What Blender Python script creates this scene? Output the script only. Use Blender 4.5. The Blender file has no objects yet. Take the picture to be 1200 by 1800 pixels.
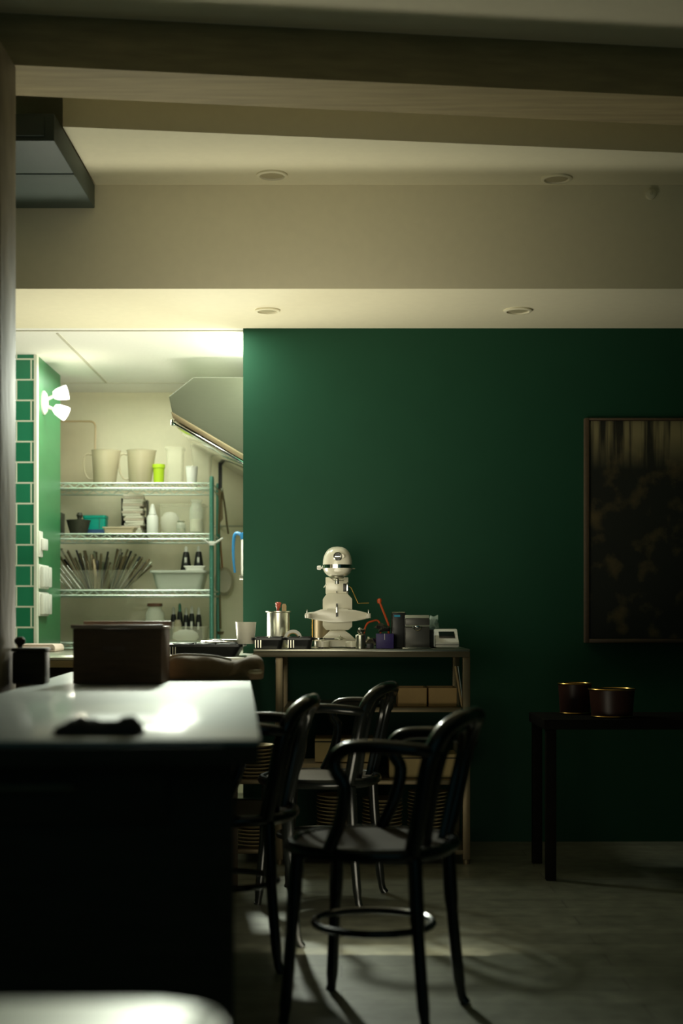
import bpy, bmesh, math, random
from mathutils import Vector, Matrix
random.seed(7)
PI = math.pi
S = bpy.context.scene
COL = S.collection

# ------------------------------------------------------------------ camera, world, lights, exposure
F = 2500.0; CZ = 1.02; HY = 1090.0          # focal length in pixels, eye height, horizon row
cd = bpy.data.cameras.new('camera'); cam = bpy.data.objects.new('camera', cd); COL.objects.link(cam)
cam.location = (0, 0, CZ); cam.rotation_euler = (PI/2, 0, 0)
cd.sensor_fit = 'VERTICAL'; cd.sensor_height = 36; cd.sensor_width = 24; cd.lens = 50
cd.shift_y = (HY-900)/1800.0
cd.dof.use_dof = True; cd.dof.focus_distance = 6.0; cd.dof.aperture_fstop = 1.9
cd.clip_start = 0.05
S.camera = cam
S.view_settings.view_transform = 'Standard'; S.view_settings.look = 'None'
S.view_settings.gamma = 1; S.view_settings.use_curve_mapping = False
S.view_settings.exposure = 0.0
W = bpy.data.worlds.new('world'); S.world = W; W.use_nodes = True
bg = W.node_tree.nodes['Background']; bg.inputs[0].default_value = (0.25, 0.66, 0.72, 1); bg.inputs[1].default_value = 0.085

def area(name, loc, target, size, power, color, size_y=None, spread=None):
    l = bpy.data.lights.new(name, 'AREA'); l.energy = power; l.color = color
    l.shape = 'RECTANGLE'; l.size = size; l.size_y = size_y or size
    if spread: l.spread = spread
    o = bpy.data.objects.new(name, l); COL.objects.link(o); o.location = loc
    d = Vector(target)-Vector(loc); o.rotation_euler = d.to_track_quat('-Z', 'Y').to_euler()
    return o
def point(name, loc, power, color, r=.04):
    l = bpy.data.lights.new(name, 'POINT'); l.energy = power; l.color = color; l.shadow_soft_size = r
    o = bpy.data.objects.new(name, l); COL.objects.link(o); o.location = loc
    return o
WARM = (1.0, .93, .70); COOL = (.93, 1.0, .84)
area('kitchen_fill_light', (-.95, 7.5, 2.33), (-.95, 7.5, 0), .9, 17, COOL, .9)  # unseen fill added to brighten the kitchen wall, no panel hangs here
area('kitchen_ceiling_light', (-.67, 7.10, 2.16), (-.1, 4.8, .0), .15, 25, COOL, spread=math.radians(112))
PANEL_EMIT = 4.0
point('tube_light_near', (-.36, 6.78, 2.25), 5.5, COOL, .05)
point('tube_light_far', (-.36, 7.05, 2.25), 5.5, COOL, .05)
point('spot_light_glow', (-1.36, 7.25, 2.10), 1.5, WARM, .03)
area('pass_fill_light', (-.66, 6.40, 2.355), (-.66, 6.40, 0), .3, 9, COOL, .16)  # added fill without a fixture, grazes the green wall and reaches the mixer
area('counter_bounce_light', (-.9, 6.5, .95), (-.6, 5.8, 2.8), .7, 18, (1.0, .95, .78), .4)
area('floor_bounce_light', (.15, 4.3, .12), (.2, 6.2, .6), .6, 2.4, WARM, .4)
area('room_bounce_light', (-.30, 4.8, 1.20), (-.18, 5.9, 1.80), .6, 4.4, WARM, spread=math.radians(100))

# ------------------------------------------------------------------ materials
def nd(t, kind, **kw):
    n = t.nodes.new(kind)
    for k, v in kw.items(): setattr(n, k, v)
    return n
MC = {}
def mat(name, col, rough=.5, metal=0, var=.12, scale=12, bump=0, alpha=1, emit=0, coat=0, stretch=(1,1,1), spec=.5, ecol=None):
    if name in MC: return MC[name]
    m = bpy.data.materials.new(name); m.use_nodes = True; t = m.node_tree
    b = t.nodes['Principled BSDF']
    tc = nd(t, 'ShaderNodeTexCoord'); mp = nd(t, 'ShaderNodeMapping'); mp.inputs['Scale'].default_value = stretch
    t.links.new(tc.outputs['Object'], mp.inputs[0])
    n = nd(t, 'ShaderNodeTexNoise'); n.inputs['Scale'].default_value = scale; n.inputs['Detail'].default_value = 5
    t.links.new(mp.outputs[0], n.inputs['Vector'])
    mx = nd(t, 'ShaderNodeMix', data_type='RGBA')
    mx.inputs[6].default_value = tuple(c*(1-var) for c in col)+(1,)
    mx.inputs[7].default_value = tuple(min(1, c*(1+var)) for c in col)+(1,)
    t.links.new(n.outputs['Fac'], mx.inputs[0]); t.links.new(mx.outputs[2], b.inputs['Base Color'])
    b.inputs['Roughness'].default_value = rough; b.inputs['Metallic'].default_value = metal
    b.inputs['Alpha'].default_value = alpha; b.inputs['Specular IOR Level'].default_value = spec
    if coat: b.inputs['Coat Weight'].default_value = coat; b.inputs['Coat Roughness'].default_value = .12
    if emit:
        b.inputs['Emission Color'].default_value = tuple(ecol or col)+(1,); b.inputs['Emission Strength'].default_value = emit
    if bump:
        bp = nd(t, 'ShaderNodeBump'); bp.inputs['Strength'].default_value = bump; bp.inputs['Distance'].default_value = .01
        t.links.new(n.outputs['Fac'], bp.inputs['Height']); t.links.new(bp.outputs[0], b.inputs['Normal'])
    MC[name] = m; return m
cream = mat('cream_paint', (.80, .75, .55), .85, var=.04, scale=30, bump=.05)
soff = mat('soffit_paint', (.82, .76, .56), .85, var=.04, scale=25, bump=.05)
ceilw = mat('ceiling_tile_white', (.86, .85, .78), .9, var=.03, scale=60, bump=.08)
greenp = mat('green_paint', (.010, .062, .032), .6, var=.08, scale=8, bump=.04, spec=.2)
panelg = mat('green_panel', (.045, .22, .085), .38, var=.15, scale=5, stretch=(1, 1, 3))
beamwood = mat('beam_wood', (.40, .32, .17), .7, var=.35, scale=6, stretch=(.6, 6, 6), bump=.3)
postwood = mat('post_wood', (.30, .24, .16), .6, var=.75, scale=5, stretch=(2, 2, .7), bump=.5)
tablewood = mat('table_wood_with_glare', (.27, .30, .28), .60, .7, var=.22, scale=5, stretch=(1.5, 12, 12), coat=.3)  # dark wood turned grey and metallic, kitchen glare put into its colour
darkwood = mat('dark_wood', (.055, .04, .022), .6, var=.4, scale=8, stretch=(1, 1, 6), spec=.2)
cratewood = mat('crate_wood', (.22, .11, .06), .6, var=.35, scale=9, stretch=(1, 6, 6), bump=.2)
palewood = mat('pale_wood', (.50, .36, .18), .55, var=.2, scale=10, stretch=(1, 8, 8))
steel = mat('brushed_steel', (.55, .55, .46), .30, 1, var=.12, scale=20, stretch=(1, 25, 25))
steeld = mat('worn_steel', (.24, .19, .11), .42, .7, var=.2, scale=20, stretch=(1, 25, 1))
chrome = mat('chrome', (.80, .80, .74), .12, 1, var=.03)
tealwire = mat('teal_coated_wire', (.10, .30, .24), .3, .5, var=.1)
wirem = mat('pale_zinc_wire', (.66, .76, .66), .3, .5, var=.1)
blackgl = mat('black_lacquer', (.012, .014, .012), .22, var=.2, coat=.5)
blackpl = mat('black_plastic', (.012, .013, .013), .4, var=.2)
blackmt = mat('black_coated_metal', (.02, .022, .022), .35, .2, var=.2)
seatm = mat('seat_wood', (.05, .038, .022), .75, spec=.08, var=.3, scale=14, stretch=(2, 10, 1))
white = mat('white_plastic', (.80, .80, .74), .45, var=.03)
offw = mat('white_enamel', (.82, .79, .64), .28, var=.03, coat=.3)
ceram = mat('white_ceramic', (.80, .77, .64), .35, var=.04)
clear = mat('clear_plastic', (.80, .78, .60), .2, var=.05, alpha=.24)
glass = mat('clear_glass', (.85, .88, .75), .08, var=.05, alpha=.28)
frost = mat('frosted_plastic', (.55, .48, .32), .35, var=.06, alpha=.55)
lime = mat('lime_plastic', (.42, .60, .02), .4, var=.08)
teal = mat('teal_plastic', (.0, .36, .27), .4, var=.06)
navy = mat('navy_plastic', (.03, .08, .20), .45, var=.06)
blue = mat('blue_plastic', (.02, .14, .30), .4, var=.06)
beige = mat('beige_plastic', (.62, .50, .35), .5, var=.08)
tub = mat('grey_tub_plastic', (.55, .58, .50), .45, var=.06)
red = mat('red_plastic', (.55, .09, .05), .4, var=.06)
orange = mat('orange_plastic', (.70, .10, .02), .4, var=.06)
purple = mat('purple_card', (.04, .025, .16), .5, var=.2)
brownc = mat('brown_canvas', (.19, .13, .065), .8, var=.25, scale=25, bump=.3)
cloth = mat('dark_cloth', (.03, .03, .026), .85, var=.4, scale=20, bump=.4)
towel = mat('pale_towel', (.75, .60, .52), .9, var=.15, scale=40, bump=.3)
paper = mat('paper', (.75, .72, .60), .8, var=.08)
card = mat('cardboard', (.55, .36, .15), .75, var=.2, scale=10)
tan = mat('tan_card', (.60, .45, .20), .7, var=.15, scale=10)
platem = mat('stoneware', (.52, .42, .22), .5, var=.15)
brass = mat('brass', (.75, .45, .12), .25, 1, var=.1)
maroon = mat('maroon_glaze', (.05, .018, .012), .4, var=.2)
foil = mat('crumpled_foil', (.70, .68, .62), .2, 1, var=.1, scale=30, bump=.6)
duct = mat('grey_duct_paint', (.06, .085, .075), .6, var=.1)
hoodm = mat('hood_steel', (.075, .08, .05), .5, .5, var=.1, scale=15, stretch=(1, 20, 20))
ledm = mat('led_diffuser', (.9, .95, .85), .4, emit=PANEL_EMIT, var=.01, ecol=(.93, 1.0, .84))
bulbm = mat('lit_spot_shade', (.95, .9, .85), .4, emit=1.6, var=.01, ecol=(1, .95, .86))
grout = mat('white_grout', (.75, .78, .66), .7, var=.05)
paletop = mat('pale_tabletop', (.85, .87, .80), .35, .3, var=.06)
screenm = mat('dark_screen', (.01, .012, .012), .2)
copper = mat('copper_handle', (.45, .20, .09), .4, .6, var=.2)
blackmat = mat('black_stained_wood', (.008, .008, .006), .8, var=.3, spec=.05)
gasket = mat('dark_gap', (.02, .02, .018), .8)

def tilemat():
    m = bpy.data.materials.new('green_glazed_tile'); m.use_nodes = True; t = m.node_tree; b = t.nodes['Principled BSDF']
    tc = nd(t, 'ShaderNodeTexCoord'); mp = nd(t, 'ShaderNodeMapping'); mp.inputs['Rotation'].default_value = (PI/2, 0, 0)
    mp.inputs['Location'].default_value = (.070, -.062, 0)
    t.links.new(tc.outputs['Object'], mp.inputs[0])
    br = nd(t, 'ShaderNodeTexBrick'); br.offset = .5
    br.inputs['Color1'].default_value = (.02, .20, .10, 1); br.inputs['Color2'].default_value = (.03, .26, .14, 1)
    br.inputs['Mortar'].default_value = (.75, .80, .66, 1); br.inputs['Scale'].default_value = 1
    br.inputs['Mortar Size'].default_value = .0045; br.inputs['Brick Width'].default_value = .15; br.inputs['Row Height'].default_value = .1045
    br.inputs['Mortar Smooth'].default_value = .1
    t.links.new(mp.outputs[0], br.inputs['Vector']); t.links.new(br.outputs['Color'], b.inputs['Base Color'])
    b.inputs['Roughness'].default_value = .25
    return m
tile = tilemat()
def floormat():
    m = bpy.data.materials.new('worn_plank_floor'); m.use_nodes = True; t = m.node_tree; b = t.nodes['Principled BSDF']
    tc = nd(t, 'ShaderNodeTexCoord'); br = nd(t, 'ShaderNodeTexBrick')
    br.inputs['Color1'].default_value = (.23, .24, .18, 1); br.inputs['Color2'].default_value = (.31, .32, .24, 1)
    br.inputs['Mortar'].default_value = (.19, .19, .15, 1); br.inputs['Scale'].default_value = 1
    br.inputs['Mortar Size'].default_value = .004; br.inputs['Brick Width'].default_value = 1.6; br.inputs['Row Height'].default_value = .14
    n = nd(t, 'ShaderNodeTexNoise'); n.inputs['Scale'].default_value = 14
    mx = nd(t, 'ShaderNodeMix', data_type='RGBA', blend_type='MULTIPLY'); mx.inputs[0].default_value = .7
    t.links.new(tc.outputs['Object'], br.inputs['Vector']); t.links.new(tc.outputs['Object'], n.inputs['Vector'])
    t.links.new(br.outputs['Color'], mx.inputs[6]); t.links.new(n.outputs['Fac'], mx.inputs[7]); t.links.new(mx.outputs[2], b.inputs['Base Color'])
    b.inputs['Roughness'].default_value = .42
    return m
floorm = floormat()
def paintingmat():
    m = bpy.data.materials.new('forest_picture'); m.use_nodes = True; t = m.node_tree; b = t.nodes['Principled BSDF']
    tc = nd(t, 'ShaderNodeTexCoord')
    mp = nd(t, 'ShaderNodeMapping'); mp.inputs['Scale'].default_value = (16, 1, .8); t.links.new(tc.outputs['Object'], mp.inputs[0])
    n = nd(t, 'ShaderNodeTexNoise'); n.inputs['Scale'].default_value = 1.6; n.inputs['Detail'].default_value = 4; t.links.new(mp.outputs[0], n.inputs['Vector'])
    r1 = nd(t, 'ShaderNodeValToRGB'); r1.color_ramp.elements[0].position = .40; r1.color_ramp.elements[1].position = .56
    r1.color_ramp.elements[0].color = (.02, .02, .012, 1); r1.color_ramp.elements[1].color = (.30, .26, .13, 1)
    t.links.new(n.outputs['Fac'], r1.inputs[0])
    n2 = nd(t, 'ShaderNodeTexNoise'); n2.inputs['Scale'].default_value = 9; n2.inputs['Detail'].default_value = 6; t.links.new(tc.outputs['Object'], n2.inputs['Vector'])
    r2 = nd(t, 'ShaderNodeValToRGB'); r2.color_ramp.elements[0].position = .52; r2.color_ramp.elements[1].position = .72
    r2.color_ramp.elements[0].color = (.012, .015, .01, 1); r2.color_ramp.elements[1].color = (.12, .09, .035, 1)
    t.links.new(n2.outputs['Fac'], r2.inputs[0])
    sp = nd(t, 'ShaderNodeSeparateXYZ'); t.links.new(tc.outputs['Object'], sp.inputs[0])
    mr = nd(t, 'ShaderNodeMapRange'); mr.inputs[1].default_value = .28; mr.inputs[2].default_value = .44
    t.links.new(sp.outputs[2], mr.inputs[0])
    mx = nd(t, 'ShaderNodeMix', data_type='RGBA'); t.links.new(mr.outputs[0], mx.inputs[0])
    t.links.new(r2.outputs[0], mx.inputs[6]); t.links.new(r1.outputs[0], mx.inputs[7]); t.links.new(mx.outputs[2], b.inputs['Base Color'])
    b.inputs['Roughness'].default_value = .6
    return m

# ------------------------------------------------------------------ mesh helpers
def PX(px, Y): return (px-600)/F*Y
def PZ(py, Y): return CZ+(HY-py)/F*Y
def cat(pts, n=6):                       # Catmull-Rom through points
    P = [Vector(p) for p in pts]; out = []
    for i in range(len(P)-1):
        p0 = P[i-1] if i else P[0]*2-P[1]; p1 = P[i]; p2 = P[i+1]; p3 = P[i+2] if i+2 < len(P) else P[-1]*2-P[-2]
        for k in range(n):
            t = k/n
            out.append(.5*((2*p1)+(p2-p0)*t+(2*p0-5*p1+4*p2-p3)*t*t+(3*p1-p0-3*p2+p3)*t**3))
    out.append(P[-1]); return out
class MB:
    def __init__(s): s.bm = bmesh.new()
    def box(s, a, b, bev=0, rot=None, org=None):
        c = [(a[i]+b[i])/2 for i in range(3)]; d = [abs(b[i]-a[i]) for i in range(3)]
        t = bmesh.new(); bmesh.ops.create_cube(t, size=1)
        for v in t.verts: v.co = Vector((v.co.x*d[0], v.co.y*d[1], v.co.z*d[2]))
        if bev: bmesh.ops.bevel(t, geom=t.edges[:], offset=min(bev, min(d)*.49), segments=2, affect='EDGES', profile=.5)
        M = Matrix.Translation(c)
        if rot:
            o = Vector(org) if org else Vector(c)
            M = Matrix.Translation(o) @ rot.to_4x4() @ Matrix.Translation(Vector(c)-o)
        s.merge(t, M); return s
    def merge(s, t, M=None):
        if M is not None: bmesh.ops.transform(t, matrix=M, verts=t.verts[:])
        mp = {v: s.bm.verts.new(v.co) for v in t.verts}
        for f in t.faces:
            try: s.bm.faces.new([mp[v] for v in f.verts])
            except ValueError: pass
        t.free()
    def lathe(s, prof, c=(0, 0, 0), n=28, sx=1, sy=1, rot=None):
        rings = []
        R = rot.to_3x3() if rot else Matrix.Identity(3)
        for r, z in prof:
            if r < 1e-6: rings.append([s.bm.verts.new(Vector(c)+R @ Vector((0, 0, z)))])
            else: rings.append([s.bm.verts.new(Vector(c)+R @ Vector((r*math.cos(2*PI*k/n)*sx, r*math.sin(2*PI*k/n)*sy, z))) for k in range(n)])
        for a, b in zip(rings, rings[1:]):
            for k in range(n):
                k2 = (k+1) % n
                if len(a) == 1 and len(b) == 1: break
                if len(a) == 1: s.bm.faces.new([a[0], b[k2], b[k]])
                elif len(b) == 1: s.bm.faces.new([a[k], a[k2], b[0]])
                else: s.bm.faces.new([a[k], a[k2], b[k2], b[k]])
        return s
    def tube(s, pts, r, n=8, closed=False, flat=1.0):
        P = [Vector(p) for p in pts]; L = len(P)
        rr = r if isinstance(r, (list, tuple)) else [r]*L
        if len(rr) != L: rr = [rr[0]+(rr[-1]-rr[0])*i/(L-1) for i in range(L)]
        up = Vector((0, 0, 1)); rings = []; prev = None
        for i in range(L):
            if closed: d = P[(i+1) % L]-P[i-1]
            else: d = P[min(i+1, L-1)]-P[max(i-1, 0)]
            d.normalize()
            if prev is None:
                a = up.cross(d)
                if a.length < .05: a = Vector((1, 0, 0)).cross(d)
            else: a = prev-d*prev.dot(d)
            a.normalize(); b = d.cross(a); prev = a
            rings.append([s.bm.verts.new(P[i]+(a*math.cos(2*PI*k/n)*flat+b*math.sin(2*PI*k/n))*rr[i]) for k in range(n)])
        m = L if closed else L-1
        for i in range(m):
            A = rings[i]; B = rings[(i+1) % L]
            for k in range(n): s.bm.faces.new([A[k], A[(k+1) % n], B[(k+1) % n], B[k]])
        if not closed:
            s.bm.faces.new(rings[0][::-1]); s.bm.faces.new(rings[-1])
        return s
    def prism(s, prof, y0, y1, bev=0, axis='y'):      # outline in (x,z) swept along y  (axis='z': outline (x,y) swept in z, axis='x': outline (y,z))
        t = bmesh.new()
        def mk(p, w):
            return {'y': (p[0], w, p[1]), 'z': (p[0], p[1], w), 'x': (w, p[0], p[1])}[axis]
        A = [t.verts.new(mk(p, y0)) for p in prof]; B = [t.verts.new(mk(p, y1)) for p in prof]
        n = len(prof); t.faces.new(A); t.faces.new(B[::-1])
        for k in range(n): t.faces.new([A[k], B[k], B[(k+1) % n], A[(k+1) % n]])
        if bev: bmesh.ops.bevel(t, geom=t.edges[:], offset=bev, segments=2, affect='EDGES', profile=.5)
        s.merge(t); return s
    def build(s, name, m, parent=None, smooth=True, org=None):
        bmesh.ops.recalc_face_normals(s.bm, faces=s.bm.faces[:])
        me = bpy.data.meshes.new(name)
        if org is not None:
            bmesh.ops.translate(s.bm, vec=-Vector(org), verts=s.bm.verts[:])
        s.bm.to_mesh(me); s.bm.free()
        me.materials.append(m)
        if smooth:
            for p in me.polygons: p.use_smooth = True
            try: me.set_sharp_from_angle(angle=math.radians(38))
            except Exception: pass
        o = bpy.data.objects.new(name, me); COL.objects.link(o)
        if org is not None: o.location = org
        if parent is not None: o.parent = parent
        return o
def thing(name, label, cate, loc=(0, 0, 0), rz=0, group=None):
    o = bpy.data.objects.new(name, None); COL.objects.link(o); o.empty_display_size = .05
    o.location = loc; o.rotation_euler = (0, 0, rz); o['label'] = label; o['category'] = cate
    if group: o['group'] = group
    return o
def tag(o, label, cate, group=None):
    o['label'] = label; o['category'] = cate
    if group: o['group'] = group
    return o
def struct(name, mb, m, label=None, smooth=False):
    o = mb.build(name, m, smooth=smooth); o['kind'] = 'structure'; o['label'] = label or name.replace('_', ' '); return o
def dup(root, loc, rz=0, label=None, group=None):
    r = root.copy(); COL.objects.link(r); r.location = loc; r.rotation_euler = (0, 0, rz)
    if label: r['label'] = label
    if group: r['group'] = group
    for ch in list(root.children):
        c = ch.copy(); COL.objects.link(c); c.parent = r
        for g in ch.children:
            d = g.copy(); COL.objects.link(d); d.parent = c
    return r
def rect(w, d, r, n=5):                  # rounded rectangle outline
    out = []
    for cx, cy, a0 in ((w/2-r, d/2-r, 0), (-w/2+r, d/2-r, 90), (-w/2+r, -d/2+r, 180), (w/2-r, -d/2+r, 270)):
        for k in range(n+1):
            a = math.radians(a0+90*k/n); out.append((cx+r*math.cos(a), cy+r*math.sin(a)))
    return out
def bin_mb(w, d, h, t=.003, taper=.85, r=.012, rim=.006):     # open box with walls, floor and a rolled rim
    mb = MB(); bm = mb.bm
    def ring(ww, dd, z): return [bm.verts.new((x, y, z)) for x, y in rect(ww, dd, r)]
    R = [ring(w*taper, d*taper, 0), ring(w, d, h-rim), ring(w+rim*2, d+rim*2, h-rim), ring(w+rim*2, d+rim*2, h), ring(w-2*t, d-2*t, h), ring(w*taper-2*t, d*taper-2*t, t)]
    for a, b in zip(R, R[1:]):
        n = len(a)
        for k in range(n): bm.faces.new([a[k], a[(k+1) % n], b[(k+1) % n], b[k]])
    bm.faces.new(R[0][::-1]); bm.faces.new(R[-1]); return mb

# ------------------------------------------------------------------ structure
CE = 2.364                                # low ceiling of the kitchen and soffit
struct('floor', MB().box((-2.4, -1, -.1), (2.5, 8.6, 0)), floorm)
struct('wall_back_green', MB().box((-.453, 6.55, 0), (2.4, 6.67, CE)), greenp, 'dark green painted wall behind the steel table')
struct('wall_kitchen_back', MB().box((-2.3, 8.4, 0), (.6, 8.5, CE)), cream, 'cream kitchen wall behind the wire shelves')
struct('wall_kitchen_right', MB().box((.5, 6.67, 0), (.6, 8.4, CE)), cream)
struct('wall_left', MB().box((-2.4, -1, 0), (-2.3, 8.5, 3.0)), greenp)
struct('wall_right', MB().box((2.4, -1, 0), (2.5, 6.67, 3.0)), greenp)
struct('ceiling_soffit', MB().box((-2.3, 5.77, CE), (2.4, 6.55, 2.95)), soff, 'cream dropped soffit across the opening')
struct('ceiling_kitchen', MB().box((-2.3, 6.55, CE), (2.4, 8.5, CE+.08)), ceilw, 'pale tiled kitchen ceiling')
# ceiling tile seams
g = MB()
for x in (-1.85, -1.33): g.box((x-.006, 6.66, CE-.004), (x+.006, 8.05, CE))
for y in (6.60, 8.05): g.box((-2.3, y-.006, CE-.004), (.5, y+.006, CE))
struct('trim_ceiling_grid', g, mat('grid_line', (.55, .53, .42), .8))
# tiled partition end with plain green side
struct('wall_tiled', MB().box((-2.3, 7.2, 0), (-1.553, 7.24, CE)), tile, 'wall end of green tiles with white grout')
struct('wall_partition', MB().box((-2.3, 7.24, 0), (-1.543, 7.81, CE)), panelg, 'plain green side of the tiled wall')
struct('trim_tile_edge', MB().box((-1.556, 7.195, 0), (-1.541, 7.243, CE)), grout, 'white trim on the corner of the tiled wall')
# low ceiling with skewed step, upper ceiling, beam
SK = .125                                  # skew of the old beams against the back wall
def yb(y, x): return y+SK*x
def skewbox(x0, x1, y0, y1, z0, z1):
    m = MB(); m.prism([(x0, yb(y0, x0)), (x1, yb(y0, x1)), (x1, yb(y1, x1) if y1 else 5.77), (x0, yb(y1, x0) if y1 else 5.77)], z0, z1, axis='z'); return m
struct('ceiling_low', skewbox(-.997, 2.4, 5.215, None, 2.786, 2.95), cream, 'lower part of the cream ceiling')
struct('ceiling', MB().box((-2.4, -1, 2.95), (2.5, 6.6, 3.05)), soff, 'upper ceiling')
bo = skewbox(-2.3, 2.4, 4.655, 4.925, 2.786, 2.95).build('ceiling_beam', beamwood, smooth=False)
bo['kind'] = 'structure'; bo['label'] = 'broad wooden ceiling beam'
# wooden post holding the beam
m = MB(); m.prism([(x-1.18, y+4.44) for x, y in rect(.28, .24, .02)], 0, 2.785, axis='z')
m.prism([(x-1.18, y+4.44) for x, y in rect(.33, .28, .02)], 0, .16, axis='z')
struct('wall_post', m, postwood, 'rough wooden post at the left edge', smooth=True)

# ------------------------------------------------------------------ ceiling things
t = thing('ventilation_duct', 'dark grey boxed duct under the ceiling beside the wooden post', 'duct', (-1.2, 5.3, 2.684))
MB().box((-.20, -.36, .0), (.203, .45, .096), .004).build('duct_box', duct, t)
MB().box((-.17, -.372, .015), (.17, -.36, .085), .003).build('end_flange', duct, t)
MB().box((-.20, .0, -.004), (.203, .03, 0)).build('seam_strip', duct, t)
def recessed(px, py, z, r, label):
    Y = (z-CZ)*F/(HY-py); t = thing('recessed_light', label, 'ceiling light', (PX(px, Y), Y, z))
    m = MB(); m.lathe([(r*.70, 0), (r, 0), (r, -.006), (r*.93, -.009), (r*.80, -.009), (r*.74, 0), (r*.70, 0)]); m.build('trim_ring', cream, t)
    MB().lathe([(0, -.001), (r*.72, -.001), (r*.72, -.0035), (0, -.0035)]).build('lens', mat('unlit_lens', (.45, .40, .25), .4), t)
recessed(478, 307, 2.786, .062, 'unlit round recessed light in the upper ceiling, left one')
recessed(978, 313, 2.786, .062, 'unlit round recessed light in the upper ceiling, right one')
recessed(470, 545, CE, .055, 'unlit round recessed light under the soffit near the kitchen')
recessed(910, 545, CE, .062, 'unlit round recessed light under the soffit over the green wall')
t = thing('smoke_detector', 'small round detector high on the soffit at the right', 'detector', (PX(1143, 5.77), 5.77, PZ(342, 5.77)))
MB().lathe([(0, 0), (.022, 0), (.02, .012), (.012, .016), (0, .016)], rot=Matrix.Rotation(PI/2, 3, 'X')).build('housing', cream, t)
MB().lathe([(0, .016), (.006, .016), (.004, .02), (0, .02)], rot=Matrix.Rotation(PI/2, 3, 'X')).build('sensor', chrome, t)
# tube light hidden just behind the edge of the green wall
t = thing('tube_light', 'tube light on the kitchen ceiling just behind the edge of the green wall', 'ceiling light', (-.29, 6.93, CE))
MB().box((-.03, -.24, -.03), (.03, .24, 0), .004).build('housing', white, t)
MB().tube([(0, -.22, -.045), (0, .22, -.045)], .013, 12).build('tube', ledm, t)

# ------------------------------------------------------------------ extraction hood
t = thing('extraction_hood', 'stainless steel extraction hood reaching out from behind the green wall', 'extractor hood', (0, 7.2, 0))
out = [(-.873, 2.152), (-.749, 2.25), (.40, 2.25), (.40, 1.70), (-.28, 1.715), (-.852, 2.045)]
MB().prism(out, 0, 1.1, .004).build('canopy', hoodm, t, smooth=False)
m = MB(); d = Vector((.572, 0, -.33)).normalized()
m.prism([(-.862, 2.075), (-.852, 2.04), (-.28, 1.70), (-.275, 1.728)], -.014, 1.11, .003)
m.build('rim_channel', steeld, t)
m = MB(); m.prism([(-.855, 2.030), (-.845, 2.010), (-.28, 1.682), (-.28, 1.698)], -.004, 1.10, .002); m.build('grease_gutter', chrome, t)
MB().lathe([(0, 0), (.012, 0), (.012, .03), (0, .03)], c=(-.855, .01, 2.005), n=12).build('drain_plug', chrome, t)

# ------------------------------------------------------------------ spots on the green panel
t = thing('wall_spotlight', 'white double spotlight glowing on the green panel side', 'wall light', (-1.543, 7.36, 2.145))
RY = Matrix.Rotation(PI/2, 3, 'Y')
MB().lathe([(0, 0), (.062, 0), (.062, .008), (.05, .018), (.02, .024), (0, .024)], rot=RY).build('wall_plate', white, t)
for dz, an in ((.036, -12), (-.036, 28)):
    st = MB(); st.tube(cat([(.02, 0, dz*.5), (.05, 0, dz*.9), (.068, 0, dz*1.0)]), .009).build('arm', white, t)
    R = Matrix.Rotation(math.radians(90+an), 3, 'Y')
    sh = MB(); sh.lathe([(0, -.040), (.020, -.036), (.030, -.018), (.037, .02), (.038, .036), (.033, .036), (.02, .0), (0, 0)], c=(.092, -.01, dz*1.25), rot=R); s_ = sh.build('lamp_shade', bulbm, t)
    MB().lathe([(0, .012), (.022, .014), (.022, .02), (0, .022)], c=(.092, -.01, dz*1.25), rot=R, n=16).build('bulb', mat('bulb_face', (.8, .75, .7), .4, emit=1.0, ecol=(1, .9, .8)), s_)

# switches
def plate(py0, py1, y0, y1, kind, label):
    z0 = PZ(py1, 7.32); z1 = PZ(py0, 7.32)
    t = thing('switch_panel' if kind else 'wall_switch', label, 'switch', (-1.543, (y0+y1)/2, (z0+z1)/2))
    hy = (y1-y0)/2; hz = (z1-z0)/2
    MB().box((0, -hy, -hz), (.012, hy, hz), .004).build('back_plate', white, t)
    if kind:
        for k in range(3):
            y = -hy+(k+.5)*2*hy/3
            MB().box((.012, y-hy*.27, -hz*.86), (.030, y+hy*.27, hz*.86), .006).build('rocker', white, t)
    else:
        MB().box((.012, -.01, -.03), (.026, .10, .03), .006).build('rocker', white, t)
plate(935, 980, 7.225, 7.30, 0, 'small white switch on the green panel, highest of the three')
plate(993, 1035, 7.225, 7.45, 1, 'white triple switch panel on the green panel, middle one')
plate(1041, 1083, 7.225, 7.45, 1, 'white triple switch panel on the green panel, lowest one')

# ------------------------------------------------------------------ wire shelving
SX0, SX1, SY0, SY1 = -1.95, -.718, 7.87, 8.28
ZS = [1.783, 1.502, 1.190, .898]
rack = thing('wire_shelf_rack', 'teal wire shelving rack along the cream kitchen wall', 'shelf', ((SX0+SX1)/2, 8.08, 0))
ro = Vector(rack.location)
for z in ZS:
    m = MB()
    for y in (SY0, SY1):
        m.tube([Vector((SX0, y, z-.006))-ro, Vector((SX1, y, z-.006))-ro], .005, 6)
        m.tube([Vector((SX0, y, z-.034))-ro, Vector((SX1, y, z-.034))-ro], .005, 6)
        n = 34; pts = [Vector((SX0+(SX1-SX0)*k/n, y, z-.008-(.024 if k % 2 else 0)))-ro for k in range(n+1)]
        m.tube(pts, .0035, 5)
    for x in (SX0, SX1):
        m.tube([Vector((x, SY0, z-.006))-ro, Vector((x, SY1, z-.006))-ro], .005, 6); m.tube([Vector((x, SY0, z-.034))-ro, Vector((x, SY1, z-.034))-ro], .005, 6)
    k = SX0+.025
    while k < SX1:
        m.tube([Vector((k, SY0, z-.002))-ro, Vector((k, SY1, z-.002))-ro], .002, 5); k += .025
    m.build('shelf', wirem, rack)
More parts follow.
